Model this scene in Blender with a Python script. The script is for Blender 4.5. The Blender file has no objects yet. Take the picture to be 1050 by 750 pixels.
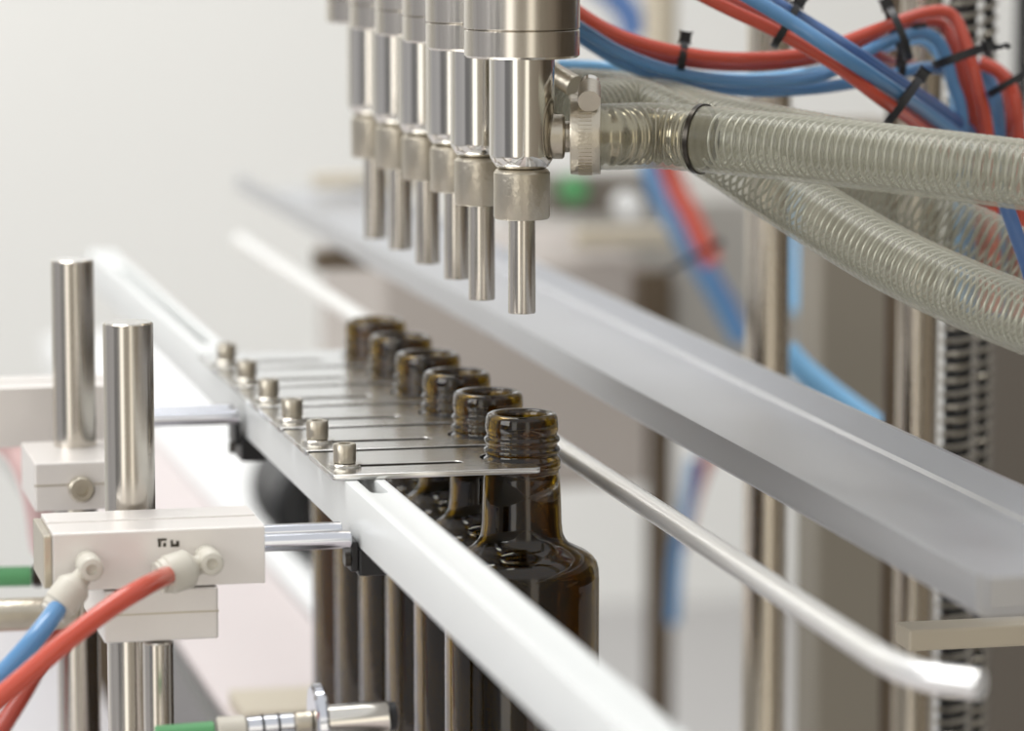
import bpy, bmesh, math, random
from math import sin, cos, pi, radians, atan2, sqrt
from mathutils import Vector, Matrix
random.seed(7)
sc = bpy.context.scene
COL = sc.collection

# ------------------------------------------------------------------ camera
FPX = 3900.0
PH, PS = radians(7.74), radians(12.8)
Fv = Vector((sin(PS)*cos(PH), cos(PS)*cos(PH), -sin(PH)))
Rv = Vector((cos(PS), -sin(PS), 0))
Uv = Vector((sin(PS)*sin(PH), cos(PS)*sin(PH), cos(PH)))
CAM = Vector((-0.35664, -1.55115, 0.47173))
def at(px, py, depth):
    """world point seen at (px,py) of the photo, at a real distance along the view axis"""
    return CAM + depth*(Fv + Rv*((px-525)/FPX) + Uv*((375-py)/FPX))
cd = bpy.data.cameras.new('camera'); cam = bpy.data.objects.new('camera', cd); COL.objects.link(cam)
cd.sensor_width = 36; cd.lens = 36*FPX/1050; cd.clip_start = .05; cd.clip_end = 60
M = Matrix((Rv, Uv, -Fv)).transposed().to_4x4(); M.translation = CAM
cam.matrix_world = M
cd.dof.use_dof = True; cd.dof.focus_distance = 1.585; cd.dof.aperture_fstop = (cd.lens/1000)/0.0205
sc.camera = cam
sc.view_settings.view_transform = 'Standard'; sc.view_settings.look = 'None'
sc.view_settings.gamma = 1; sc.view_settings.exposure = -0.1; sc.view_settings.use_curve_mapping = False

# ------------------------------------------------------------------ materials
def s2l(c):
    return tuple(((v/255)/12.92 if v/255 <= .04045 else ((v/255+.055)/1.055)**2.4) for v in c)
def mat(name, rgb, rough=.5, metal=0., spec=.5, noise=0., nscale=40., bump=0., bscale=200., stretch=None, aniso=0., coat=0., rvar=0.):
    m = bpy.data.materials.new(name); m.use_nodes = True
    nt = m.node_tree; b = nt.nodes['Principled BSDF']
    c = s2l(rgb)
    b.inputs['Base Color'].default_value = (*c, 1); b.inputs['Roughness'].default_value = rough
    b.inputs['Metallic'].default_value = metal; b.inputs['Specular IOR Level'].default_value = spec
    b.inputs['Coat Weight'].default_value = coat
    tc = nt.nodes.new('ShaderNodeTexCoord'); mp = nt.nodes.new('ShaderNodeMapping')
    nt.links.new(tc.outputs['Object'], mp.inputs['Vector'])
    if stretch: mp.inputs['Scale'].default_value = stretch
    n = nt.nodes.new('ShaderNodeTexNoise'); n.inputs['Scale'].default_value = nscale; n.inputs['Detail'].default_value = 3
    nt.links.new(mp.outputs[0], n.inputs['Vector'])
    r = nt.nodes.new('ShaderNodeMapRange'); r.inputs['To Min'].default_value = 1-noise; r.inputs['To Max'].default_value = 1+noise*.6
    nt.links.new(n.outputs['Fac'], r.inputs['Value'])
    mx = nt.nodes.new('ShaderNodeVectorMath'); mx.operation = 'SCALE'; mx.inputs[0].default_value = c
    nt.links.new(r.outputs[0], mx.inputs['Scale']); nt.links.new(mx.outputs[0], b.inputs['Base Color'])
    if rvar:
        r2 = nt.nodes.new('ShaderNodeMapRange'); r2.inputs['To Min'].default_value = max(0.02, rough-rvar); r2.inputs['To Max'].default_value = rough+rvar
        nt.links.new(n.outputs['Fac'], r2.inputs['Value']); nt.links.new(r2.outputs[0], b.inputs['Roughness'])
    if bump:
        n2 = nt.nodes.new('ShaderNodeTexNoise'); n2.inputs['Scale'].default_value = bscale
        nt.links.new(mp.outputs[0], n2.inputs['Vector'])
        bp = nt.nodes.new('ShaderNodeBump'); bp.inputs['Strength'].default_value = bump; bp.inputs['Distance'].default_value = .001
        nt.links.new(n2.outputs['Fac'], bp.inputs['Height']); nt.links.new(bp.outputs[0], b.inputs['Normal'])
    return m
STEEL = mat('brushed_steel', (208,202,192), .21, 1, noise=.10, nscale=60, stretch=(14,14,.4), rvar=.05)
POLISH = mat('polished_steel', (222,218,210), .13, 1, noise=.05, nscale=60, stretch=(10,10,.4))
SATIN = mat('satin_steel', (196,188,172), .34, 1, noise=.10, nscale=160, bump=.25, bscale=500)
PLATE = mat('plate_steel', (216,215,212), .24, 1, noise=.03, nscale=30)
TRAYM = mat('tray_steel', (208,209,212), .40, 1, noise=.05, nscale=12, rvar=.05)
RAILM = mat('silver_anodised_aluminium', (226,228,226), .45, .1, noise=.03, nscale=30, spec=.6)
BLOCK = mat('pale_anodised_block', (226,221,216), .38, .35, noise=.03, nscale=90, bump=.06, bscale=900, spec=.6)
CHROME = mat('chrome', (214,216,222), .08, 1)
DARK = mat('black_plastic', (24,24,26), .42, 0)
DARKMET = mat('dark_metal', (70,66,60), .3, .9, noise=.2)
FITM = mat('grey_nylon', (204,199,186), .42, 0, noise=.03)
GREENM = mat('green_plastic', (92,158,104), .5)
BEIGE = mat('beige_enamel', (196,186,166), .5, noise=.03)
WHITE = mat('white_enamel', (236,237,236), .45, noise=.02)
PIPEB = mat('conduit_steel', (150,144,132), .3, 1)
PIPE = mat('frame_pipe_steel', (214,205,190), .27, 1, noise=.12, nscale=30, stretch=(8,8,.4), rvar=.06)
PIPED = mat('dull_pipe_steel', (118,106,92), .42, .9, noise=.1)
RODM = mat('guide_rod_steel', (244,243,240), .30, .75, noise=.04, nscale=80)
def tubemat(name, rgb, alpha=.25):
    m = mat(name, rgb, .16, 0, spec=.6, coat=.4)
    b = m.node_tree.nodes['Principled BSDF']; b.inputs['Transmission Weight'].default_value = alpha; b.inputs['IOR'].default_value = 1.35
    return m
RED = tubemat('red_polyurethane', (214,92,72), .2)
REDD = tubemat('deep_red_polyurethane', (190,82,68), .15)
BLUE = tubemat('blue_polyurethane', (104,156,204), .2)
BLUEL = tubemat('light_blue_polyurethane', (140,200,244), .1)
BLUED = tubemat('deep_blue_polyurethane', (88,122,176), .15)
def glassmat():
    m = bpy.data.materials.new('amber_glass'); m.use_nodes = True; nt = m.node_tree
    b = nt.nodes['Principled BSDF']; b.inputs['Transmission Weight'].default_value = 1
    b.inputs['Base Color'].default_value = (.19,.112,.005,1); b.inputs['Roughness'].default_value = .015; b.inputs['IOR'].default_value = 1.5
    n = nt.nodes.new('ShaderNodeTexNoise'); n.inputs['Scale'].default_value = 55
    bp = nt.nodes.new('ShaderNodeBump'); bp.inputs['Strength'].default_value = .10; bp.inputs['Distance'].default_value = .002
    tc = nt.nodes.new('ShaderNodeTexCoord'); nt.links.new(tc.outputs['Object'], n.inputs['Vector'])
    nt.links.new(n.outputs['Fac'], bp.inputs['Height']); nt.links.new(bp.outputs[0], b.inputs['Normal'])
    return m
GLASS = glassmat()
def clearmat():
    m = bpy.data.materials.new('clear_vinyl'); m.use_nodes = True; nt = m.node_tree
    b = nt.nodes['Principled BSDF']; b.inputs['Base Color'].default_value = (*s2l((176,174,158)),1); b.inputs['Roughness'].default_value = .2
    tr = nt.nodes.new('ShaderNodeBsdfTransparent'); tr.inputs['Color'].default_value = (.93,.93,.90,1)
    mx = nt.nodes.new('ShaderNodeMixShader'); lw = nt.nodes.new('ShaderNodeLayerWeight'); lw.inputs['Blend'].default_value = .35
    mr = nt.nodes.new('ShaderNodeMapRange'); mr.inputs['To Min'].default_value = .13; mr.inputs['To Max'].default_value = .80
    nt.links.new(lw.outputs['Facing'], mr.inputs['Value']); nt.links.new(mr.outputs[0], mx.inputs['Fac'])
    nt.links.new(tr.outputs[0], mx.inputs[1]); nt.links.new(b.outputs[0], mx.inputs[2])
    nt.links.new(mx.outputs[0], nt.nodes['Material Output'].inputs['Surface'])
    return m
CLEAR = clearmat()

# ------------------------------------------------------------------ helpers
def link(name, me, m, parent=None, smooth=None, loc=(0,0,0)):
    if m: me.materials.append(m)
    o = bpy.data.objects.new(name, me); COL.objects.link(o); o.location = loc
    if parent: o.parent = parent
    return o
def obj(name, bm, m, parent=None, loc=(0,0,0), sm=True, ang=35):
    bmesh.ops.remove_doubles(bm, verts=bm.verts, dist=1e-7)
    bmesh.ops.recalc_face_normals(bm, faces=bm.faces)
    if sm:
        for f in bm.faces: f.smooth = True
        for e in bm.edges:
            if len(e.link_faces) == 2 and e.calc_face_angle(0) > radians(ang): e.smooth = False
    me = bpy.data.meshes.new(name); bm.to_mesh(me); bm.free()
    return link(name, me, m, parent, loc=loc)
def thing(name, label, cat, loc=(0,0,0), group=None):
    o = bpy.data.objects.new(name, None); COL.objects.link(o); o.location = loc; o.empty_display_size = .02
    return tag(o, label, cat, group)
def tag(o, label, cat, group=None, kind=None):
    o['label'] = label; o['category'] = cat
    if group: o['group'] = group
    if kind: o['kind'] = kind
    return o
def struct(o): o['kind'] = 'structure'; return o
def box(bm, x0, x1, y0, y1, z0, z1, bev=0, rot=None):
    r = bmesh.ops.create_cube(bm, size=1); vs = r['verts']
    for v in vs: v.co = Vector((x0+(v.co.x+.5)*(x1-x0), y0+(v.co.y+.5)*(y1-y0), z0+(v.co.z+.5)*(z1-z0)))
    if bev:
        es = list({e for v in vs for e in v.link_edges})
        g = bmesh.ops.bevel(bm, geom=es, offset=bev, segments=2, affect='EDGES', profile=.5)
    return bm
def lathe(bm, prof, n=48, mtx=None, closed=False):
    """prof [(r,z)] revolved about z"""
    rings = []
    for r, z in prof:
        if r < 1e-6: rings.append([bm.verts.new((0,0,z))])
        else: rings.append([bm.verts.new((r*cos(2*pi*k/n), r*sin(2*pi*k/n), z)) for k in range(n)])
    pr = list(zip(rings[:-1], rings[1:]))
    if closed: pr.append((rings[-1], rings[0]))
    for a, b in pr:
        for k in range(n):
            l = (k+1) % n
            if len(a) == 1 and len(b) == 1: continue
            if len(a) == 1: bm.faces.new((a[0], b[k], b[l]))
            elif len(b) == 1: bm.faces.new((a[k], a[l], b[0]))
            else: bm.faces.new((a[k], a[l], b[l], b[k]))
    vs = [v for r in rings for v in r]
    if mtx is not None:
        for v in vs: v.co = mtx @ v.co
    return bm
def axis_mtx(p, d):
    d = Vector(d).normalized(); q = Vector((0,0,1)).rotation_difference(d)
    m = q.to_matrix().to_4x4(); m.translation = Vector(p); return m
def cyl(bm, p0, p1, r, n=32, ch=None):
    p0, p1 = Vector(p0), Vector(p1); L = (p1-p0).length; ch = ch if ch is not None else min(r*.12, L*.2)
    return lathe(bm, [(0,0),(r-ch,0),(r,ch),(r,L-ch),(r-ch,L),(0,L)], n, axis_mtx(p0, p1-p0))
def smooth_path(pts, sub=8):
    P = [Vector(p) for p in pts]; out = []
    for i in range(len(P)-1):
        a = P[i-1] if i else P[0]*2-P[1]; b, c = P[i], P[i+1]; d = P[i+2] if i+2 < len(P) else P[-1]*2-P[-2]
        for s in range(sub):
            t = s/sub
            out.append(.5*((2*b)+(c-a)*t+(2*a-5*b+4*c-d)*t*t+(3*b-a-3*c+d)*t**3))
    out.append(P[-1]); return out
def frames(path):
    n = len(path); T = [(path[min(i+1,n-1)]-path[max(i-1,0)]).normalized() for i in range(n)]
    u = T[0].orthogonal().normalized(); fr = []
    for i in range(n):
        u = (u - T[i]*u.dot(T[i])).normalized(); fr.append((u, T[i].cross(u)))
    return fr
def tube(bm, path, r, n=14, cap=True, rf=None):
    fr = frames(path); rings = []
    for i, p in enumerate(path):
        rr = rf(i) if rf else r; u, v = fr[i]
        rings.append([bm.verts.new(p+u*(rr*cos(2*pi*k/n))+v*(rr*sin(2*pi*k/n))) for k in range(n)])
    for a, b in zip(rings[:-1], rings[1:]):
        for k in range(n): bm.faces.new((a[k], a[(k+1)%n], b[(k+1)%n], b[k]))
    if cap: bm.faces.new(rings[0][::-1]); bm.faces.new(rings[-1])
    return bm
def helix_on(path, R, pitch, per=14):
    """points of a helix of radius R round a path"""
    seg = [0]
    for a, b in zip(path[:-1], path[1:]): seg.append(seg[-1]+(b-a).length)
    fr = frames(path); L = seg[-1]; n = int(L/pitch*per); out = []; j = 0
    for k in range(n+1):
        s = min(L*k/n, L-1e-9)
        while seg[j+1] < s: j += 1
        t = (s-seg[j])/(seg[j+1]-seg[j]); p = path[j].lerp(path[j+1], t); u = fr[j][0].lerp(fr[j+1][0], t); v = fr[j][1].lerp(fr[j+1][1], t)
        a = 2*pi*k/per; out.append(p+u*(R*cos(a))+v*(R*sin(a)))
    return out
def prism(outlines, z0, z1, bev=0):
    """extruded polygon, later outlines are holes; returns bmesh"""
    cu = bpy.data.curves.new('tmp', 'CURVE'); cu.dimensions = '2D'; cu.fill_mode = 'BOTH'
    for pts in outlines:
        s = cu.splines.new('POLY'); s.points.add(len(pts)-1)
        for i, (x, y) in enumerate(pts): s.points[i].co = (x, y, 0, 1)
        s.use_cyclic_u = True
    cu.extrude = (z1-z0)/2-bev; cu.bevel_depth = bev; cu.bevel_resolution = 1; cu.offset = -bev
    o = bpy.data.objects.new('tmp', cu); COL.objects.link(o); bpy.context.view_layer.update()
    me = bpy.data.meshes.new_from_object(o.evaluated_get(bpy.context.evaluated_depsgraph_get()))
    bm = bmesh.new(); bm.from_mesh(me)
    for v in bm.verts: v.co.z += (z0+z1)/2
    bpy.data.objects.remove(o); bpy.data.curves.remove(cu); bpy.data.meshes.remove(me)
    return bm
def B(): return bmesh.new()
def arc(cx, cy, r, a0, a1, n=12): return [(cx+r*cos(radians(a0+(a1-a0)*i/n)), cy+r*sin(radians(a0+(a1-a0)*i/n))) for i in range(n+1)]

P = .0662                                   # pitch of the bottle row

# ------------------------------------------------------------------ room and background
def wallpanel(name, bm, m): return struct(obj(name, bm, m, sm=False))
WALL = mat('white_wall', (226,226,223), .7, noise=.03, nscale=1.2)
FLOORM = mat('grey_floor', (176,174,172), .5, noise=.06, nscale=3)
bm = B(); box(bm, -6, 7, 4.6, 4.75, -.8, 2.6); wallpanel('wall_back', bm, WALL)
bm = B(); box(bm, -2.2, 6, -.9, 4.6, -.85, -.8); wallpanel('floor', bm, FLOORM)
bm = B(); box(bm, -3, .98, 4.53, 4.599, .90, 1.5, .004); struct(obj('dim_board_1', bm, mat('taupe_dim_board', (132,126,116), .6, noise=.04, nscale=2), sm=False))  # unseen dark board added to dim what the near plates reflect

# unseen glowing strip added on the far wall to brighten the far plates' reflections
w1 = struct(thing('glow_strip_1', 'added glowing strip', 'glow strip', (-.5, 4.6, .56)))
for k in ('label','category'): del w1[k]
FR = mat('glow_frame_white', (225,226,226), .5)
GLOW = bpy.data.materials.new('strip_glow'); GLOW.use_nodes = True
_b = GLOW.node_tree.nodes['Principled BSDF']; _b.inputs['Emission Color'].default_value = (.93,.97,1,1); _b.inputs['Emission Strength'].default_value = 1.55; _b.inputs['Base Color'].default_value = (.1,.1,.1,1)
_n = GLOW.node_tree.nodes.new('ShaderNodeTexNoise'); _n.inputs['Scale'].default_value = 1.5
_r = GLOW.node_tree.nodes.new('ShaderNodeMapRange'); _r.inputs['To Min'].default_value = 2.3; _r.inputs['To Max'].default_value = 2.7
GLOW.node_tree.links.new(_n.outputs['Fac'], _r.inputs['Value']); GLOW.node_tree.links.new(_r.outputs[0], _b.inputs['Emission Strength'])
for k in range(3):
    bm = B(); box(bm, -1.5+k*1.0, -.55+k*1.0, -.03, -.01, 0, .28); obj('glow_panel', bm, GLOW, w1, sm=False)
bm = B(); box(bm, -1.55, 1.5, -.05, -.001, -.05, -.005); box(bm, -1.55, 1.5, -.05, -.001, .285, .32)
for k in range(4): box(bm, -1.545+k*1.0, -1.505+k*1.0, -.05, -.001, -.004, .284)
obj('glow_strip_frame', bm, FR, w1, sm=False)

# ------------------------------------------------------------------ world: a bright workshop around the machine
w = bpy.data.worlds.new('workshop'); sc.world = w; w.use_nodes = True; nt = w.node_tree; N = nt.nodes; Lk = nt.links
bg = N['Background']; tc = N.new('ShaderNodeTexCoord'); sep = N.new('ShaderNodeSeparateXYZ'); Lk.new(tc.outputs['Generated'], sep.inputs[0])
at2 = N.new('ShaderNodeMath'); at2.operation = 'ARCTAN2'; Lk.new(sep.outputs['X'], at2.inputs[0]); Lk.new(sep.outputs['Y'], at2.inputs[1])   # heading from +Y, clockwise
mr = N.new('ShaderNodeMapRange'); mr.inputs['From Min'].default_value = -pi; mr.inputs['From Max'].default_value = pi; Lk.new(at2.outputs[0], mr.inputs['Value'])
ramp = N.new('ShaderNodeValToRGB'); Lk.new(mr.outputs[0], ramp.inputs[0])
# heading (deg) : radiance.   -167 is straight behind the camera, -77 its left, 103 its right
stops = [(-180,(.85,.80,.70)), (-172,(.48,.44,.38)), (-160,(.60,.55,.47)), (-152,(.70,.66,.58)), (-149,(2.6,2.5,2.35)), (-138,(2.6,2.5,2.35)), (-134,(.50,.50,.50)), (-122,(.24,.24,.25)), (-108,(.22,.22,.235)), (-100,(.62,.62,.65)), (-66,(.52,.52,.55)), (-40,(.95,.95,.96)),
         (20,(.95,.95,.94)), (45,(.30,.27,.23)), (70,(.09,.075,.06)), (108,(.09,.07,.05)), (128,(.30,.25,.20)), (150,(.36,.32,.26)), (166,(.44,.39,.32)), (170,(1.9,1.8,1.6)), (179,(1.9,1.8,1.6))]
el = ramp.color_ramp.elements
while len(el) > 1: el.remove(el[-1])
for i, (a, c) in enumerate(stops):
    e = el[0] if i == 0 else el.new((a+180)/360)
    e.position = (a+180)/360; e.color = (*[v/2.6 for v in c], 1)
sc1 = N.new('ShaderNodeVectorMath'); sc1.operation = 'SCALE'; sc1.inputs['Scale'].default_value = 2.6; Lk.new(ramp.outputs[0], sc1.inputs[0])
up = N.new('ShaderNodeMapRange'); up.interpolation_type = 'SMOOTHSTEP'; up.inputs['From Min'].default_value = .22; up.inputs['From Max'].default_value = .55; Lk.new(sep.outputs['Z'], up.inputs['Value'])
mixu = N.new('ShaderNodeMix'); mixu.data_type = 'RGBA'; Lk.new(up.outputs[0], mixu.inputs['Factor']); Lk.new(sc1.outputs[0], mixu.inputs['A']); mixu.inputs['B'].default_value = (1.02,1.03,1.05,1)
dn = N.new('ShaderNodeMapRange'); dn.interpolation_type = 'SMOOTHSTEP'; dn.inputs['From Min'].default_value = -.28; dn.inputs['From Max'].default_value = -.55; Lk.new(sep.outputs['Z'], dn.inputs['Value'])
mixd = N.new('ShaderNodeMix'); mixd.data_type = 'RGBA'; Lk.new(dn.outputs[0], mixd.inputs['Factor']); Lk.new(mixu.outputs['Result'], mixd.inputs['A']); mixd.inputs['B'].default_value = (.42,.40,.37,1)
Lk.new(mixd.outputs['Result'], bg.inputs['Color']); bg.inputs['Strength'].default_value = .85

def area(name, loc, target, sx, sy, power, color=(1,1,1)):
    l = bpy.data.lights.new(name, 'AREA'); l.shape = 'RECTANGLE'; l.size = sx; l.size_y = sy; l.energy = power; l.color = color
    o = bpy.data.objects.new(name, l); COL.objects.link(o); o.location = loc
    o.rotation_euler = (Vector(target)-Vector(loc)).to_track_quat('-Z', 'Y').to_euler(); return o
area('ceiling_lamp', (-.6, .6, 2.4), (0, .2, 0), 1.4, 1.4, 44, (1, .99, .97))
area('ceiling_lamp', (-1.2, 3.0, 2.4), (-.6, 4.6, .6), 2.4, .8, 78, (1, .99, .97))
area('window_light', (-2.6, -1.0, 1.2), (0, .2, .2), 1.6, 1.2, 30, (.99, .995, 1))

# far cabinets and frames
def slab(name, label, cat, px0, px1, py0, py1, d, thick, m, group=None):
    """upright box facing the row, its front face spanning the given view extents at that distance"""
    a = at(px0, py1, d); b = at(px1, py0, d); y = (a.y+b.y)/2
    bm = B(); box(bm, 0, b.x-a.x, 0, thick, 0, b.z-a.z, .003)
    o = obj(name, bm, m, loc=(a.x, y, a.z), sm=False); return tag(o, label, cat, group)
GREYC = mat('warm_grey_cabinet', (176,168,161), .6, noise=.03, nscale=3)
slab('machine_cabinet', 'blurred warm grey machine cabinet behind the necks of the bottles', 'cabinet', 392, 668, 268, 505, 3.1, .3, GREYC)
TAUPE = mat('taupe_panel', (138,131,118), .55, .1, noise=.04, nscale=3)
DTAUPE = mat('dark_taupe_panel', (112,105,96), .55, .1, noise=.04, nscale=3)
MIDG = mat('mid_grey_panel', (166,163,157), .6, noise=.04, nscale=3)
slab('frame_column', 'blurred flat taupe column left of the round post and the ribbed conduit', 'column', 852, 902, 120, 1200, 2.35, .05, TAUPE)
slab('frame_column', 'dark taupe column at the right edge behind the ribbed conduit', 'column', 1022, 1130, 195, 1200, 2.4, .06, DTAUPE)
slab('machine_cabinet', 'mid grey panel behind the hoses between the two steel posts', 'cabinet', 590, 856, 205, 385, 3.4, .3, MIDG)

# ------------------------------------------------------------------ conveyor under the bottles
t = thing('bottle_conveyor', 'pale conveyor running away under the amber bottles', 'conveyor', (0, 0, 0))
BELT = mat('pale_pink_belt', (212,202,200), .5, noise=.03, nscale=8)
bm = B(); box(bm, -.056, .034, -.9, 1.75, -.012, 0, .001); obj('belt', bm, BELT, t, sm=False)
bm = B(); box(bm, .036, .056, -.9, 1.75, -.05, .004, .001); obj('side_rail', bm, WHITE, t, sm=False)
bm = B(); box(bm, -.066, -.0575, -.9, 1.75, -.05, -.002, .001); obj('side_rail', bm, DARKMET, t, sm=False)
bm = B(); box(bm, -.05, .03, -.85, 1.7, -.06, -.0125, .001); obj('bed', bm, BEIGE, t, sm=False)
for yy in (-.8, .55, 1.6):
    bm = B(); box(bm, -.02, .02, yy-.02, yy+.02, -.8-0, -.0605, .001); obj('leg', bm, PIPED, t, sm=False, loc=(0, -.0, 0))
TABLEM = mat('table_enamel', (194,191,193), .5, noise=.03)
# machine table beside the conveyor
bm = B(); box(bm, -.75, -.07, -.45, 1.25, -.12, -.09, .002)
tag(obj('machine_table', bm, TABLEM, sm=False), 'blurred white machine table to the left of the conveyor', 'table')
bm = B(); box(bm, .06, .2, .9, 2.6, -.10, -.06, .002)
tag(obj('support_beam', bm, WHITE, sm=False), 'pale beam to the right of the conveyor, far behind the bottles', 'beam')
bm = B(); box(bm, -.052, .034, .44, .50, .0003, .009, .001)
tag(obj('cross_bar', bm, BEIGE, sm=False), 'beige crosswise bar low behind the bottles, near the lower edge', 'bar')
# dark drive motor in the gap behind the bottles
t = thing('drive_motor', 'out of focus dark motor beyond the bottles, below the plates', 'motor', (.115, 1.16, -.06))
bm = B(); cyl(bm, (0,-.05,.06), (0,.07,.06), .042); obj('housing', bm, DARK, t)
bm = B(); cyl(bm, (0,-.075,.06), (0,-.05,.06), .018); obj('shaft', bm, DARKMET, t)

# ------------------------------------------------------------------ amber bottles
def bottle_mesh():
    out = [(0,.004),(.024,.003),(.029,0),(.0320,.0015),(.0329,.006),(.033,.012),(.033,.1640),(.0328,.1680),(.0320,.1710),(.0303,.1732),(.0275,.1752),(.0240,.1768),(.0208,.1785),(.0187,.1806),(.0175,.1835),(.0170,.188),(.0167,.198),(.0162,.2075),
           (.0157,.2095),(.0159,.2108),(.0165,.2116),(.0166,.2128),(.0166,.2150),(.0161,.2160),(.0152,.2167),(.0151,.2178),(.0160,.2184),(.0163,.2193),(.0160,.2202),(.0151,.2209),(.0151,.2222),(.0159,.2229),(.0162,.2238),(.0158,.2247),(.0150,.2254),(.0150,.2268),(.0155,.2276),(.0155,.2300),(.0152,.2330),(.0145,.2345),(.0134,.2350)]
    inn = [(.0120,.2348),(.0112,.2340),(.0110,.2320),(.0112,.2240),(.0122,.2120),(.0133,.2060),(.0140,.1880),(.0148,.1820),(.0165,.1780),(.0205,.1745),(.0250,.1725),(.0280,.1705),(.0298,.1660),(.0302,.1600),(.0302,.0150),(.0280,.0085),(.0200,.0080),(0,.0085)]
    bm = B(); lathe(bm, out+inn, 72); return bm
first = obj('glass_bottle', bottle_mesh(), GLASS, sm=True, ang=60)
bl = ['amber glass bottle nearest the camera, open mouth, held by the front plate', 'amber glass bottle second in the row from the camera',
      'amber glass bottle third in the row from the camera', 'amber glass bottle fourth in the row, slightly blurred',
      'blurred amber bottle fifth in the row, second from the far end', 'most blurred amber bottle at the far end of the row']
for i in range(6):
    o = first if i == 0 else first.copy()
    if i: COL.objects.link(o)
    o.location = (0, i*P, 0.0003); o.rotation_euler.z = i*1.1
    tag(o, bl[i], 'bottle', 'amber bottles in a row')

# ------------------------------------------------------------------ long guide rail carrying the plates
RZ0, RZ1, RX0, RX1 = .1915, .2138, -.0815, -.0645
t = thing('guide_rail', 'long silver slotted rail running diagonally in front of the bottles under the plates', 'rail', (-.073, 0, RZ0))
sl = [(-.062, .37), (.42, .80)]
edges = [-1.25]+[v for s in sl for v in s]+[0.90]
hw = .0035; cxs = -.0725+.073; outer = [(RX0+.073, -1.25), (RX1+.073, -1.25), (RX1+.073, .90), (RX0+.073, .90)]
holes = []
for a, b in sl: holes.append(arc(cxs, a+hw, hw, 180, 360)+arc(cxs, b-hw, hw, 0, 180))
bm = prism([outer]+holes, 0, RZ1-RZ0, .0006); obj('rail_bar', bm, RAILM, t, ang=25)
for a, b in sl:
    pass

# gripper plates with half round notch for the neck and slot for the bolt
def plate_mesh():
    W = P/2-.0034; r = .0178; bx = -.0775; sy = -.0075
    o = [(-.0865,-W+.001),(-.0855,-W),(-.0005,-W),(.0015,-W+.002),(.0018,-r)]
    o += arc(0, 0, r, -85, -275, 26)
    o += [(.0018, r),(.0015,W-.002),(-.0005,W),(-.0855,W),(-.0865,W-.001)]
    slot = arc(bx, sy, .0036, 90, 270)+arc(-.031, sy, .0036, -90, 90)
    return prism([o, slot], .0, .0024, .0003)
EDGE = mat('plate_gap_shade', (58,55,50), .55, .6, noise=.1)
def blade(parent, lit_front):
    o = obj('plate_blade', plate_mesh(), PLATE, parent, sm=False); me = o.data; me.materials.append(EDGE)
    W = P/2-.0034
    for p in me.polygons:      # gap shade painted on sides and slot walls; outer edges in the light stay bright
        if abs(p.normal.z) < .3 and not (lit_front and p.center.y < -W+.0012) and not (p.center.x > -.0002 and abs(p.center.y) > .018) and not p.center.x < -.0845: p.material_index = 1
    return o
pl0 = thing('gripper_plate', '', 'plate', (0, 0, RZ1+.0002))
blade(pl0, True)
def bolt(parent, x, y, z):
    bm = B(); lathe(bm, [(0,0),(.0031,0),(.0031,.006),(.0040,.006),(.0046,.0062),(.0048,.0068),(.0048,.0136),(.0044,.0142),(.0025,.0142),(.0024,.0102),(0,.0102)], 32)
    b = obj('bolt', bm, SATIN, parent, loc=(x, y, z-.0042))
    bm = B(); lathe(bm, [(.0034,0),(.0068,0),(.0070,.0003),(.0070,.0011),(.0067,.0014),(.0034,.0014)], 32, closed=True)
    obj('washer', bm, POLISH, b, loc=(0,0,.0046))
    return b
bolt(pl0, -.0775, -.0075, .0020)
ll = ['steel gripper plate nearest the camera holding the front bottle neck', 'steel gripper plate second from the camera, its slot end left of the second bottle',
      'steel gripper plate third from the camera, ending at the third bottle', 'bright gripper plate fourth from the camera, at the fourth bottle',
      'blurred bright gripper plate fifth from the camera', 'most blurred white looking gripper plate at the far end of the row']
for i in range(6):
    if i == 0: r = pl0
    else:
        r = pl0.copy(); COL.objects.link(r)
        for ch in pl0.children:
            if ch.name.startswith('plate_blade'):
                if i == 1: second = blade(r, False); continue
                ch = second
            c = ch.copy(); COL.objects.link(c); c.parent = r
            for g in ch.children:
                d = g.copy(); COL.objects.link(d); d.parent = c
    r.location = (0, i*P, RZ1+.0002); tag(r, ll[i], 'plate', 'gripper plates along the rail')

# ------------------------------------------------------------------ right guide rod
pts = [Vector((.045, 1.08, .2)), Vector((.045, .7, .2)), Vector((.045, .3, .2)), Vector((.045, -.2, .2)), Vector((.045,-.335,.2)), Vector((.0454,-.353,.2)), Vector((.0470,-.3665,.2)), Vector((.0503,-.3775,.2)), Vector((.0560,-.3855,.2)), Vector((.0638,-.394,.2))]
bm = B(); tube(bm, smooth_path(pts, 10), .0050, 24)
tag(obj('guide_rod', bm, RODM), 'shiny round guide rod right of the bottles with its near end bent sideways', 'rod')

# ------------------------------------------------------------------ drip tray above
t = thing('drip_tray', 'long satin steel drip tray running diagonally above the guide rod', 'tray', (.12, .3, .2115))
ya, yb = -.345-.3, 1.32-.3
th = .0020
def Uprof():
    X0, X1, Z = -.04, .04, .0150
    pr = [(X0, Z), (X0, .002), (X0+.002, 0), (X1-.002, 0), (X1, .002), (X1, Z), (X1-th, Z), (X1-th, .0036), (X1-.0034, th), (X0+.0034, th), (X0+th, .0036), (X0+th, Z)]
    return pr
bm = B(); pr = Uprof(); ys = [ya+(yb-ya)*k/24 for k in range(25)]
rings = [[bm.verts.new((x+.0004*sin(y*9), y, z)) for x, z in pr] for y in ys]
for a, b in zip(rings[:-1], rings[1:]):
    for k in range(len(pr)): bm.faces.new((a[k], a[(k+1)%len(pr)], b[(k+1)%len(pr)], b[k]))
bm.faces.new(rings[0]); bm.faces.new(rings[-1][::-1])
obj('channel', bm, TRAYM, t, ang=30)
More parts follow.
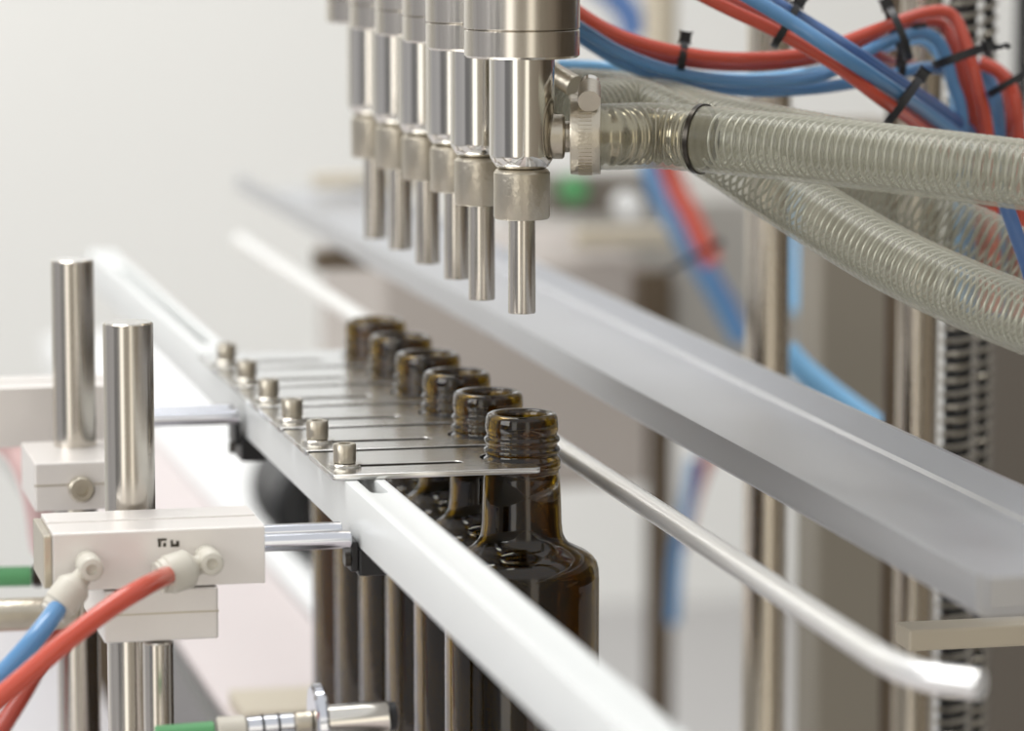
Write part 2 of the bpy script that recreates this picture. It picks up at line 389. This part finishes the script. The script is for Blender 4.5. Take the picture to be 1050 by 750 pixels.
bm = B(); box(bm, -.036, .036, ya+.001, ya+.003, .0022, .0142, .0003); obj('end_plate', bm, TRAYM, t, sm=False)
a = at(925, 652, 1.55); b = at(1120, 652, 1.58)
bm = B(); box(bm, .0, .20, -.009, .009, 0, .009, .0012)
tag(obj('support_bar', bm, BEIGE, loc=(a.x, a.y, a.z-.005), sm=False), 'lower beige bar crossing in front of the ribbed conduit', 'bar')
a = at(990, 595, 1.50)
bm = B(); box(bm, .0, .16, -.009, .009, 0, .011, .0012)
tag(obj('support_bar', bm, BEIGE, loc=(a.x, a.y, a.z-.006), sm=False), 'upper beige bar just under the near end of the drip tray', 'bar')
# far brackets holding tray at its far end
a = at(322, 186, 2.85); bm = B(); box(bm, 0, .09, -.01, .01, 0, .010, .001)
tag(obj('tray_bracket', bm, BEIGE, loc=(a.x, a.y, a.z-.005), sm=False), 'blurred olive bracket crossing the far end of the drip tray', 'bracket')
a = at(322, 268, 2.5); bm = B(); box(bm, 0, .06, -.01, .01, 0, .012, .001)
tag(obj('tray_bracket', bm, PIPED, loc=(a.x, a.y, a.z-.005), sm=False), 'blurred brown bracket under the far part of the drip tray', 'bracket')

# ------------------------------------------------------------------ filling nozzles
def nozzle(i, dx=0, dtip=0):
    t = thing('filling_nozzle', '', 'nozzle', (dx, i*P, .2775))
    z = lambda v: v-.2775
    bm = B(); lathe(bm, [(0,z(.3855)),(.0232,z(.3855)),(.0242,z(.3865)),(.0242,z(.3968)),(.0238,z(.3972)),(.0,z(.3972))], 64); obj('lower_collar', bm, STEEL, t)
    bm = B(); lathe(bm, [(0,z(.3974)),(.0238,z(.3974)),(.0243,z(.3979)),(.0243,z(.448)),(0,z(.448))], 64); obj('valve_housing', bm, STEEL, t)
    bm = B(); lathe(bm, [(0,z(.3854)),(.0137,z(.3854)),(.0137,z(.3450)),(.0134,z(.3435)),(.0112,z(.3398)),(.0104,z(.3393)),(0,z(.3393))], 56); obj('nozzle_body', bm, POLISH, t)
    bm = B(); lathe(bm, [(0,z(.3391)),(.0095,z(.3391)),(.0108,z(.3386)),(.0119,z(.3372)),(.0119,z(.3188)),(.0112,z(.3178)),(.0,z(.3178))], 48); obj('lock_nut', bm, SATIN, t)
    bm = B(); lathe(bm, [(.0057,z(.3176)),(.0058,z(.2785+dtip)),(.0056,z(.2778+dtip)),(.0047,z(.2778+dtip)),(.0046,z(.2790+dtip)),(.0046,z(.3176))], 40, closed=True); obj('spout_tube', bm, STEEL, t)
    return t
nl = ['steel filling nozzle nearest the camera with the hose clamped to its side', 'steel filling nozzle second from the camera, with the longest looking spout and a bright streak',
      'steel filling nozzle third from the camera', 'steel filling nozzle fourth from the camera, slightly blurred',
      'blurred steel filling nozzle fifth from the camera', 'most blurred steel filling nozzle at the far left end']
noz = []
for i in range(6):
    t = nozzle(i, -.0028 if i == 1 else 0, -.0018 if i == 1 else (-.0012 if i == 5 else 0)); noz.append(t)
    tag(t, nl[i], 'nozzle', 'filling nozzles above the bottles')
bm = B(); box(bm, -.035, .035, -.06, .40, .4482, .47, .001)
tag(obj('nozzle_manifold', bm, PIPE, sm=False), 'steel manifold plate above the frame that carries the filling nozzles', 'manifold')

WIRE = mat('spiral_wire_grey', (182,180,168), .35, .5)
BARB = mat('barb_steel', (176,168,148), .2, 1)
# ------------------------------------------------------------------ clear hoses
HR = .0140
def ribbed(bm, path, r, amp, pitch):
    seg = 0; cum = [0]
    for a, b in zip(path[:-1], path[1:]): seg += (b-a).length; cum.append(seg)
    tube(bm, path, r, 32, True, lambda i: r+amp*sin(2*pi*cum[i]/pitch)); return bm
def dense(path, step):
    out = []
    for a, b in zip(path[:-1], path[1:]):
        n = max(1, int((b-a).length/step)); out += [a.lerp(b, k/n) for k in range(n)]
    return out+[path[-1]]
def hose(label, pts, r=HR, pitch=.0040, w0=0):
    path = smooth_path(pts, 10); o = path[0].copy(); path = [p-o for p in path]
    t = thing('spiral_hose', label, 'hose', o, 'clear spiral hoses')
    bm = B(); ribbed(bm, dense(path, pitch/5), r, .00012, pitch); obj('hose_wall', bm, CLEAR, t)
    hp = helix_on([p for p in path if p.length >= w0], r-.0022, pitch, 18); bm = B(); tube(bm, hp, .00062, 6); obj('spiral_wire', bm, WIRE, t)
    return t, path
def clamp(parent, p, d, r, ang=90, w=.0125):
    """worm drive clamp: perforated band with screw housing; p,d in parent space"""
    m = axis_mtx(p, d)
    bm = B(); lathe(bm, [(r,-w/2),(r+.0010,-w/2),(r+.0013,-w/2+.0006),(r+.0013,w/2-.0006),(r+.0010,w/2),(r,w/2)], 64, closed=True)
    for k in range(56):
        a = 2*pi*k/56; bb = B(); 
        vs = bmesh.ops.create_cube(bm, size=1)['verts']
        R_ = Matrix.Rotation(a, 4, 'Z')
        for v in vs: v.co = R_ @ Vector((r+.0013+v.co.x*.0006, v.co.y*.0008, v.co.z*w*.45)); 
        bb.free()
    for v in bm.verts: v.co = m @ v.co
    c = obj('hose_clamp', bm, SATIN, parent)
    c['label'] = 'grooved steel band clamp'
    up_ = Vector((cos(radians(ang))*0, -cos(radians(ang)), sin(radians(ang))))
    q = Vector(p)+up_*(r+.0045)
    dd = Vector(d).normalized(); sd = dd.cross(up_).normalized()
    bm = B(); tube(bm, [q-sd*.007, q-sd*.0069, q+sd*.0069, q+sd*.007], .0048, 16); obj('screw_housing', bm, SATIN, c)
    bm = B(); cyl(bm, q-sd*.0072, q-sd*.0125, .0042, 24); obj('clamp_screw', bm, POLISH, c)
    return c
# hose on the nearest nozzle
zA = .3520
A_pts = [Vector((.0272,-.0034,zA)), Vector((.0370,-.0056,zA)), at(665,139,1.605), at(712,142,1.60), at(800,150,1.575), at(900,161,1.545), at(1000,173,1.515), at(1060,181,1.50), at(1140,192,1.475)]
hA, pA = hose('nearest clear spiral hose running from the front nozzle to the right edge', A_pts, w0=.052)
clamp(hA, pA[0]+Vector((-.0005,0,0)), pA[1]-pA[0], HR+.0006, 70)
ins = [p for p in pA if p.length < .050]
bm = B(); ribbed(bm, dense(ins, .0006), HR-.0022, .0007, .0046); o = obj('hose_barb', bm, BARB, hA); o['label'] = 'ribbed metal barb inside the hose end'
k = len(ins)-1; bm = B(); lathe(bm, [(HR+.0003,-.0013),(HR+.0009,-.001),(HR+.0009,.001),(HR+.0003,.0013)], 48, axis_mtx(ins[k], ins[k]-ins[k-1]), closed=True)
o = obj('end_ring', bm, DARKMET, hA); o['label'] = 'dark ring around the hose'
# side port on the nearest nozzle
bm = B(); lathe(bm, [(0,-.010),(.0088,-.010),(.0088,-.0022),(.0094,-.0016),(.0094,.0034),(.0088,.0042),(.0066,.0046),(.0066,.0088),(.0132,.0092),(.0132,.0102),(0,.0102)], 40, axis_mtx((.0138,-.0004,zA-.2775),(.975,-.222,0)))
obj('side_port', bm, SATIN, noz[0])
# hoses of the next nozzles, behind
def port(n, pt, d):
    bm = B(); cyl(bm, pt, Vector(pt)+Vector(d)*.018, .0075); obj('side_port', bm, SATIN, n)
for i in (1, 2, 3): port(noz[i], (.0122,0,.0765), (1,0,0))
B_pts = [Vector((.030, P, .356)), at(640,111,1.70), at(690,128,1.69), at(740,158,1.67), at(800,197,1.65), at(900,258,1.60), at(975,295,1.56), at(1050,326,1.52), at(1130,354,1.48)]
hB, pB = hose('lower clear spiral hose curving down to the right edge below the nearest hose', B_pts, .0142, .0042)
clamp(hB, pB[0]+Vector((.001,0,0)), pB[1]-pB[0], .0148, 60)
D_pts = [Vector((.030, 2*P, .360)), at(640,104,1.77), at(740,128,1.71), at(850,150,1.66), at(950,165,1.63), at(1050,176,1.62), at(1130,184,1.61)]
hD, pD = hose('upper clear spiral hose showing as a strip above the nearest hose', D_pts, .0138, .0042)
clamp(hD, pD[0]+Vector((.001,0,0)), pD[1]-pD[0], .0144, 60)
C_pts = [Vector((.030, 3*P, .358)), at(640,112,1.84), at(740,140,1.80), at(850,174,1.76), at(950,218,1.73), at(1050,268,1.71), at(1130,306,1.70)]
hC, pC = hose('middle clear spiral hose seen between the nearest hose and the lower one', C_pts, .0138, .0042)
clamp(hC, pC[0]+Vector((.001,0,0)), pC[1]-pC[0], .0144, 60)

# ------------------------------------------------------------------ air tubes
gb = 'blurred tubes in the background'
def air(label, m, pp, r=.0030, group='pneumatic tubes at the upper right', n=14):
    if group == gb: pp = [(x, y, d*1.22) for x, y, d in pp]; r *= 1.22
    P3 = [at(x, y, d+(.045*min(1, max(0, (x-880)/80)) if group.startswith('pneumatic') else 0)) for x, y, d in pp]; o = P3[0].copy()
    bm = B(); tube(bm, smooth_path([p-o for p in P3], 8), r, n)
    ob = obj('air_tube', bm, m, loc=o); return tag(ob, label, 'tube', group)
air('upper red air tube sagging from the front nozzle and looping over at the top right', RED,
    [(540,-30,1.74),(593,12,1.74),(640,38,1.74),(700,54,1.74),(760,60,1.74),(830,54,1.75),(900,30,1.75),(945,14,1.75),(974,14,1.75),(990,42,1.75),(1003,92,1.75),(1014,150,1.76),(1022,320,1.78)])
air('second red air tube lying just under the upper red one', REDD,
    [(540,-18,1.755),(593,21,1.755),(640,46,1.755),(700,62,1.755),(760,67,1.755),(830,61,1.765),(895,40,1.765),(935,25,1.765),(964,24,1.765),(979,48,1.765),(991,95,1.765),(1001,150,1.77),(1010,320,1.79)])
air('short red air tube dipping to the black tie beside the looping blue tube', REDD, [(820,60,1.79),(860,50,1.79),(890,54,1.79),(915,64,1.80),(935,66,1.83)])
air('blue air tube that loops under the red ones at the top right', BLUE,
    [(540,-5,1.745),(593,28,1.745),(640,56,1.745),(700,76,1.745),(770,84,1.745),(840,78,1.75),(890,52,1.75),(920,38,1.75),(948,34,1.75),(966,48,1.75),(977,85,1.755),(988,135,1.76),(994,320,1.79)])
air('blue air tube lying lowest in the sagging bundle', BLUE,
    [(540,2,1.76),(593,37,1.76),(640,65,1.76),(700,84,1.76),(770,93,1.76),(840,90,1.765),(900,80,1.77),(945,70,1.77),(972,74,1.78),(984,100,1.78),(992,150,1.79),(1000,315,1.81)])
air('light blue air tube entering thinly above the hose clamp', BLUEL,
    [(572,66,1.80),(620,68,1.80),(690,76,1.79),(770,80,1.79),(840,72,1.79),(880,60,1.79),(925,44,1.80),(950,44,1.80),(968,70,1.80),(980,120,1.80),(986,310,1.82)], .0024)
air('red air tube of the straight diagonal pair, outer one', RED, [(690,-20,1.70),(745,8,1.70),(800,34,1.70),(855,66,1.70),(905,103,1.70),(940,128,1.72),(985,165,1.76)])
air('red air tube of the straight diagonal pair, inner one', REDD, [(705,-22,1.72),(758,6,1.72),(812,32,1.72),(865,64,1.72),(915,98,1.72),(950,124,1.74),(992,160,1.78)])
air('blue air tube on top of the straight diagonal pair', BLUE, [(735,-22,1.69),(770,-2,1.69),(810,22,1.69),(860,55,1.69),(910,88,1.70),(950,115,1.72),(1000,152,1.76)], .0034)
air('deep blue air tube beside the top diagonal blue one', BLUED, [(752,-24,1.71),(785,-4,1.71),(822,19,1.71),(872,50,1.71),(920,82,1.72),(962,110,1.74),(1012,148,1.78)], .0030)
air('blue air tube bending down next to the right edge', BLUE, [(985,62,1.78),(1004,70,1.78),(1016,86,1.78),(1023,112,1.78),(1025,150,1.79),(1026,325,1.81)], .0032)
air('deep blue air tube bending down, left of the last red tube', BLUED, [(992,72,1.80),(1008,84,1.80),(1013,112,1.80),(1015,150,1.81),(1017,325,1.82)], .0026)
air('red air tube bending down at the very right edge', RED, [(1004,64,1.77),(1022,72,1.77),(1036,88,1.77),(1043,118,1.77),(1046,155,1.78),(1052,325,1.80)], .0034)
air('red air tube just left of the one at the very right edge', REDD, [(1000,72,1.79),(1016,80,1.79),(1028,100,1.79),(1034,130,1.79),(1036,160,1.80),(1040,325,1.81)], .0028)
air('deep blue air tube below the hoses at the right edge', BLUED, [(1030,205,1.62),(1042,240,1.62),(1054,275,1.62),(1068,330,1.62)], .0034)
air('blurred blue tube hanging diagonally below the hoses', BLUE, [(655,120,2.5),(672,190,2.5),(700,245,2.5),(732,300,2.5),(760,350,2.5)], .0062, gb)
air('blurred red tube hanging beside the diagonal blue one', RED, [(672,120,2.45),(690,185,2.45),(710,225,2.45),(730,270,2.45)], .0068, gb)
air('blurred dark blue tube running on below the red one', BLUED, [(712,245,2.5),(730,280,2.5),(750,315,2.5),(765,350,2.5)], .0050, gb)
air('blurred light blue tube hanging right of the middle steel post', BLUEL, [(826,150,2.55),(825,200,2.55),(821,260,2.55),(815,320,2.55)], .0070, gb)
air('bright blue tube emerging behind the drip tray', BLUEL, [(805,358,2.15),(822,378,2.15),(850,402,2.15),(890,432,2.15),(940,470,2.15)], .0075, 'bright tubes behind the tray')
air('blurred blue tube at the top behind the red ones', BLUED, [(600,-30,2.7),(628,-5,2.7),(645,15,2.7),(652,40,2.7)], .010, gb)
air('faint blue tube running down along the brown post', BLUE, [(712,470,2.6),(704,520,2.6),(694,570,2.6),(690,640,2.6)], .0045, gb)
air('faint purple red tube behind the guide rod', REDD, [(735,455,2.7),(722,480,2.7),(708,520,2.7),(700,560,2.7)], .0045, gb)
air('blurred orange tube piece below the hoses', mat('orange_tube', (208,128,104), .5), [(708,212,3.0),(730,222,3.0),(752,226,3.0),(765,226,3.0)], .012, gb)

# black cable ties
def tie(label, px, py, d, dirpx, w, h, tail=None, m=DARK):
    """loop around a bundle: ellipse w by h (m), lying across dirpx"""
    c = at(px, py, d); ax = (at(px+dirpx[0], py+dirpx[1], d)-c).normalized(); s = ax.cross(Fv).normalized()
    pts = [s*(h*cos(2*pi*k/28))+Fv*(w*sin(2*pi*k/28)) for k in range(29)]
    t = thing('cable_tie', label, 'cable tie', c, 'black cable ties')
    bm = B(); 
    rings = []
    for p in pts[:-1]:
        n = p.normalized()
        rings.append([bm.verts.new(p+ax*a+n*b) for a, b in ((-.0017,0),(.0017,0),(.0017,.0011),(-.0017,.0011))])
    for k in range(28):
        a, b = rings[k], rings[(k+1)%28]
        for j in range(4): bm.faces.new((a[j], a[(j+1)%4], b[(j+1)%4], b[j]))
    obj('strap', bm, m, t)
    hp = s*h*(1 if (s.dot(Uv) > 0) else -1)
    bm = B(); vs = bmesh.ops.create_cube(bm, size=1)['verts']
    n = hp.normalized(); f3 = ax.cross(n)
    for v in vs: v.co = hp + n*(v.co.z*.005+.0022) + ax*(v.co.x*.0052) + f3*(v.co.y*.0052)
    bmesh.ops.bevel(bm, geom=list(bm.edges), offset=.0006, segments=1, affect='EDGES'); obj('tie_head', bm, m, t)
    if tail:
        q = [hp+n*.003, hp+n*.007+ax*.002, hp+n*.010+ax*tail*.5, hp+n*.011+ax*tail]
        bm = B(); tube(bm, smooth_path(q, 4), .0012, 6); obj('tie_tail', bm, m, t)
    return t
tie('black cable tie round the sagging red tubes, leftmost of the ties', 700, 57, 1.745, (1,.15), .007, .0062)
tie('black cable tie at the top on the straight diagonal bundle', 806, 26, 1.705, (1,.58), .011, .0105)
tie('black cable tie low on the diagonal bundle just above the hose', 926, 104, 1.712, (1,.72), .011, .0128)
tie('black cable tie at the top where the red tubes arch', 921, 34, 1.76, (1,-.4), .011, .0125, .004)
tie('black cable tie below the arching tubes, with a curled tail', 924, 66, 1.78, (1,.1), .009, .0085, .010)
tie('black cable tie round the descending red and blue tubes', 984, 58, 1.76, (.35,1), .010, .0120, .004)
tie('black cable tie at the right edge on the descending tubes', 1036, 84, 1.79, (.6,1), .010, .011, .006)
tie('blurred black cable tie on the background tubes', 709, 265, 2.47, (.55,1), .014, .018)

# ------------------------------------------------------------------ machine posts at the right
def post(name, label, px, d, r, py0=-60, py1=1500, m=PIPE, group='upright posts behind the drip tray'):
    a = at(px, 375, d); zt = at(px, py0, d).z; zb = max(-.8, at(px, py1, d).z)
    bm = B(); cyl(bm, (0,0,0), (0,0,zt-zb), r, 40); o = obj(name, bm, m, loc=(a.x, a.y, zb)); return tag(o, label, 'post', group)
post('steel_post', 'round steel post in the middle right, behind the drip tray', 786, 2.02, .0118)
post('steel_post', 'round steel post directly left of the ribbed conduit', 941, 1.98, .0108)
post('steel_post', 'thin dark post touching the left of the round post by the conduit', 915, 2.05, .0052, m=PIPED)
post('steel_post', 'blurred brown post right of the front bottle', 677, 3.4, .0125, m=PIPED, py0=285)
post('steel_post', 'blurred pale post at the top behind the sagging tubes', 675, 3.0, .013, py0=-60, py1=150, m=BEIGE)
# ribbed conduit: a spiral wrap over a core
def conduit(label, px, d, r, pitch, py0=-60, py1=900, dark=True):
    a = at(px, 375, d); zt = at(px, py0, d).z; zb = at(px, py1, d).z
    t = thing('ribbed_conduit', label, 'conduit', (a.x, a.y, zb), 'ribbed conduits')
    bm = B(); cyl(bm, (0,0,0), (0,0,zt-zb), r-.0022, 28); obj('core', bm, DARK, t)
    pth = [Vector((0,0,.002+(zt-zb-.004)*k/60)) for k in range(61)]
    bm = B(); tube(bm, helix_on(pth, r-.0016, pitch, 22), .0013, 8); obj('spiral_wrap', bm, PIPEB, t); return t
conduit('spiral ribbed metal conduit standing right of the round post', 982, 1.93, .0092, .0068)
conduit('thinner spiral ribbed conduit behind the wider one', 1008, 1.97, .0050, .0068)
a = at(1043, 375, 2.55); bm = B(); cyl(bm, (0,0,-.8), (0,0,at(1043, -60, 2.55).z), .0055, 20)
tag(obj('dark_post', bm, DARK, loc=(a.x, a.y, 0)), 'dark thin post at the top right corner', 'post')

# background valve block with small parts
t = thing('valve_block', 'blurred grey valve block behind the front nozzle with a green button', 'valve', at(604, 208, 3.2))
bm = B(); box(bm, -.04, .05, -.02, .02, -.008, .024, .003); obj('housing', bm, DTAUPE, t, sm=False)
bm = B(); cyl(bm, (-.020,-.03,.014), (-.020,-.0202,.014), .012); obj('green_button', bm, GREENM, t)
bm = B(); cyl(bm, (.026,-.035,.0), (.026,-.0202,.0), .012); o = obj('knob', bm, WHITE, t); o['label'] = 'white knob'
a = at(590, 244, 3.1); bm = B(); box(bm, 0, .10, -.01, .01, -.008, .008, .002)
tag(obj('cross_bar', bm, BEIGE, loc=a, sm=False), 'blurred beige bar above the drip tray right of the spout', 'bar')
a = at(668, 300, 3.0); bm = B(); box(bm, -.014, .014, -.012, .012, -.06, .018, .002)
tag(obj('junction_block', bm, PIPED, loc=a, sm=False), 'blurred brown block under the knob by the diagonal tubes', 'block')

# ------------------------------------------------------------------ left: post with clamped twin rod cylinder
def vpost(name, label, x, y, r, zt, zb, m, group=None):
    bm = B(); lathe(bm, [(0,0),(r,0),(r,zt-zb-.0007),(r-.0007,zt-zb),(0,zt-zb)], 56); o = obj(name, bm, m, loc=(x, y, zb)); return tag(o, label, 'post', group)
gp = 'upright rods at the left'
pa = at(131, 330, 1.553)
vpost('steel_rod', 'thick upright steel rod behind the near air cylinder', pa.x, pa.y, .0103, pa.z, -.089, STEEL, gp)
pb = at(74, 266, 1.74)
vpost('steel_rod', 'thick upright steel rod further back at the left, the taller looking one', pb.x, pb.y, .0098, pb.z, -.089, STEEL, gp)
pc = at(162, 665, 1.515)
vpost('steel_rod', 'thinner upright rod under the near clamp block', pc.x, pc.y, .0060, .1590, -.089, STEEL, gp)

def cylinder_unit(x0, x1, y0, y1, z0, z1, label, mark=True, xr=-.0855, ry=(.25,.72), rodr=.0035, rz=.60):
    t = thing('air_cylinder', label, 'air cylinder', ((x0+x1)/2, (y0+y1)/2, z0), 'twin rod air cylinders')
    L, W, H = x1-x0, y1-y0, z1-z0
    g = -W/2+W*.52
    # body with a shallow lengthwise groove along its top: extrude the section along x
    sec = [(-W/2,0),(W/2,0),(W/2,H),(g+.0008,H),(g+.0008,H-.0010),(g-.0004,H-.0010),(g-.0004,H-.0004),(-W/2+.0006,H-.0004),(-W/2,H-.0010)]
    bm = B(); ra = [bm.verts.new((-L/2,y,z)) for y, z in sec]; rb = [bm.verts.new((L/2,y,z)) for y, z in sec]
    n = len(sec)
    for k in range(n): bm.faces.new((ra[k], ra[(k+1)%n], rb[(k+1)%n], rb[k]))
    bm.faces.new(ra[::-1]); bm.faces.new(rb)
    b = obj('cylinder_body', bm, BLOCK, t, sm=False)
    md = b.modifiers.new('bevel', 'BEVEL'); md.width = .0004; md.segments = 2
    for k, f in enumerate(ry):
        bm = B(); cyl(bm, (L/2+.0001, -W/2+W*f, H*rz), (xr-(x0+x1)/2, -W/2+W*f, H*rz), rodr if k else rodr*1.05, 28); obj('piston_rod', bm, CHROME, t)
    bm = B(); box(bm, -L/2-.0035, -L/2-.0001, -W/2+.002, W/2-.002, .001, H-.0015, .0005); o = obj('end_cap', bm, SATIN, t, sm=False)
    if mark:   # two small printed marks
        for q, (xa, w_) in enumerate(((-.0008,.0036),(.0044,.0034))):
            bm = B(); zc = H-.0062
            if q == 0:
                box(bm, xa, xa+w_, -W/2-.0002, -W/2+.0002, zc+.0012, zc+.0022); box(bm, xa+.0002, xa+.0014, -W/2-.0002, -W/2+.0002, zc-.0012, zc+.0012); box(bm, xa+.0022, xa+w_-.0002, -W/2-.0002, -W/2+.0002, zc-.0012, zc+.0004)
            else:
                box(bm, xa, xa+.0010, -W/2-.0002, -W/2+.0002, zc-.0014, zc+.0014); box(bm, xa+.0010, xa+w_, -W/2-.0002, -W/2+.0002, zc-.0014, zc-.0002); box(bm, xa+w_-.0012, xa+w_, -W/2-.0002, -W/2+.0002, zc-.0002, zc+.0010)
            obj('printed_mark', bm, DARKMET, b, sm=False, loc=(0,0,0))
    return t
cylinder_unit(-.2065, -.1222, -.0752, -.0300, .1815, .2052, 'near pale twin rod air cylinder with red and blue tubes plugged in')
cylinder_unit(-.2500, -.1330, .2250, .2600, .1925, .2215, 'blurred twin rod air cylinder further back at the left edge', mark=False, rz=.34)
# dark rod holders gripping the rail from below
for (x, y, lab) in ((-.0815, -.053, 'dark holder under the rail where the near cylinder rods end'), (-.0835, .245, 'blurred dark holder under the rail where the far cylinder rods end')):
    t = thing('rod_holder', lab, 'holder', (x, y, .176), 'holders under the rail')
    bm = B(); box(bm, -.0005, .012, -.010, .012, .004, .0150, .001); obj('holder_block', bm, DARK, t, sm=False)
    bm = B(); box(bm, -.0036, -.0006, -.010, .010, .006 if y < 0 else .012, .0185 if y < 0 else .024, .0006); obj('end_plate', bm, DARK, t, sm=False)
    bm = B(); cyl(bm, (-.006,-.008,.011), (-.0036,-.008,.011), .003); obj('screw', bm, DARKMET, t)
# clamp blocks
def clampblock(x0, x1, y0, y1, z0, z1, label, knob=None):
    t = thing('clamp_block', label, 'clamp', ((x0+x1)/2, (y0+y1)/2, z0), 'clamp blocks on the upright rods')
    bm = B(); L = (x1-x0)/2; W = (y1-y0)/2; H = z1-z0
    box(bm, -L, L, -W, W, 0, H, .0008); b = obj('block', bm, BLOCK, t, sm=False)
    bm = B(); box(bm, -L-.0002, L+.0002, -W-.0002, -W+.003, H*.52, H*.55); obj('split_line', bm, SATIN, t, sm=False)
    if knob:
        bm = B(); lathe(bm, [(0,0),(.0055,0),(.0058,.0006),(.0058,.0045),(.0050,.0052),(.0028,.0052),(.0028,.0020),(0,.0020)], 32, axis_mtx((knob[0]-(x0+x1)/2, -W-.0001, knob[1]-z0), (0,-1,0))); obj('clamp_screw', bm, SATIN, t)
    return t
clampblock(-.1868, -.1412, -.0752, -.0030, .1598, .1808, 'pale clamp block directly under the near air cylinder')
clampblock(-.1930, -.1490, .132, .1950, .1775, .1995, 'blurred pale clamp block with a round screw, on the farther rod', knob=(-.1725, .1875))

# push-in fittings and tubes on the near cylinder
def aty(px, py, Y):
    d = Fv + Rv*((px-525)/FPX) + Uv*((375-py)/FPX); return CAM + d*((Y-CAM.y)/d.y)
def fitting(label, ep, bp0, bp1, tubepts, tm, tl, er=.0050, br=.0070, d0=1.478):
    e = aty(ep[0], ep[1], -.0885); s = e.copy(); p1 = aty(*bp1, -.0900)
    t = thing('elbow_fitting', label, 'fitting', e, 'elbow fittings on the near cylinder')
    yf = -.0753
    bm = B(); base = Vector((s.x, yf, s.z)); front = Vector((s.x, yf-.0165, s.z))
    lathe(bm, [(0,0),(er*.95,0),(er*.95,.003),(er*.8,.0035),(er*.8,.005),(er,.006),(er,.0150),(er*.85,.0165),(er*.45,.0170),(er*.42,.0155),(0,.0155)], 6 if False else 32, axis_mtx(base-e, (0,-1,0))); obj('swivel', bm, FITM, t)
    c = Vector((s.x, yf-.0105, s.z)); d = (p1-c).normalized(); L = (p1-c).length
    bm = B(); lathe(bm, [(0,er*.3),(er*.72,er*.4),(er*.78,er*1.2),(br*.92,L*.42),(br,L*.47),(br,L*.86),(br*.9,L*.9),(br*.88,L),(0,L)], 36, axis_mtx(c-e, d)); obj('fitting_body', bm, FITM, t)
    bm = B(); lathe(bm, [(br*.45,L+.0001),(br*.80,L+.0001),(br*.82,L+.0018),(br*.45,L+.0018)], 32, axis_mtx(c-e, d), closed=True); obj('release_collar', bm, FITM, t)
    o = p1.copy(); P3 = [c+d*(L-.004)]+[at(*q) for q in tubepts]
    bm = B(); tube(bm, smooth_path([p-o for p in P3], 8), .0040, 20)
    tb = obj('air_tube', bm, tm, loc=o); tag(tb, tl, 'tube', 'tubes of the near cylinder')
    return t
fitting('grey elbow fitting on the left of the near cylinder holding the blue tube', (93, 583), (75, 600), (57, 626),
        [(40,650,1.468),(10,684,1.462),(-25,720,1.456),(-70,768,1.45)], BLUE, 'blue air tube leaving the left elbow fitting towards the lower left')
fitting('grey elbow fitting on the right of the near cylinder holding the red tube', (216, 577), (190, 586), (166, 592),
        [(146,603,1.462),(115,622,1.450),(75,652,1.442),(30,690,1.436),(-15,728,1.43),(-60,768,1.425)], RED, 'glossy red air tube curving from the right elbow fitting to the lower left', br=.0078)
air('faded red tube below the glossy one at the lower left corner', REDD, [(60,640,1.75),(35,690,1.75),(15,725,1.75),(-20,780,1.75)], .0045, 'tubes at the lower left')
air('pale pink blurred tube at the left edge under the far cylinder', mat('pink_tube', (214,180,176), .4), [(-20,440,2.0),(15,460,2.0),(35,500,2.0),(45,560,2.05)], .0075, 'tubes at the lower left')

# far horizontal pieces at left edge
a = at(-60, 634, 1.72); bm = B(); cyl(bm, (0,0,0), (.062,0,0), .0075, 28); tag(obj('cross_rod', bm, SATIN, loc=a), 'horizontal pale rod at the left edge below the near cylinder', 'rod')
t = thing('silencer', 'green air silencer with a silver nut at the left end of the near cylinder', 'silencer', at(-8, 592, 1.80))
bm = B(); cyl(bm, (0,0,0), (.0185,-.002,0), .0048, 24); obj('green_muffler', bm, GREENM, t)
bm = B(); lathe(bm, [(0,0),(.0045,0),(.0058,.001),(.0058,.0042),(.0045,.005),(0,.005)], 6, axis_mtx((.0187,-.002,.0),(1,-.1,0))); obj('nut', bm, DARKMET, t, ang=20)

# ------------------------------------------------------------------ quick coupling at the lower edge
q0 = at(190, 750, 1.47); 
t = thing('quick_coupling', 'metal quick coupling with a round flange and green collar at the lower edge', 'coupling', q0)
mx = lambda px: at(px, 750, 1.47)-q0
dx_ = Vector((1,-.02,.035)).normalized()
S = 1.47/FPX
def seg(name, px0, px1, rpx, m, ch=None, prof=None):
    a_ = dx_*((px0-190)*S/ .975); b_ = dx_*((px1-190)*S/.975)
    a_ += Vector((0,0,-.0008)); b_ += Vector((0,0,-.0008))
    bm = B()
    if prof: lathe(bm, prof, 40, axis_mtx(a_, b_-a_))
    else: cyl(bm, a_, b_, rpx*S, 36, ch)
    return obj(name, bm, m, t)
seg('green_collar', 160, 219, 10, GREENM)
seg('sleeve', 222, 251, 14, FITM)
seg('sight_glass', 251.3, 300, 12, CHROME)
seg('thread', 300.3, 318, 13, SATIN)
seg('flange', 318.3, 331, 40, CHROME, .001)
seg('tail_pipe', 331.3, 396, 17, POLISH, .0006)
seg('pipe_end', 396.2, 404, 15, DARK)
for k, px in enumerate((268, 284)):
    a_ = dx_*((px-190)*S/.975)+Vector((0,-.0002,-.0008)); bm = B(); lathe(bm, [(12.2*S,-.0005),(13*S,-.0003),(13*S,.0003),(12.2*S,.0005)], 32, axis_mtx(a_, dx_), closed=True); obj('seal_ring', bm, DARK, t)
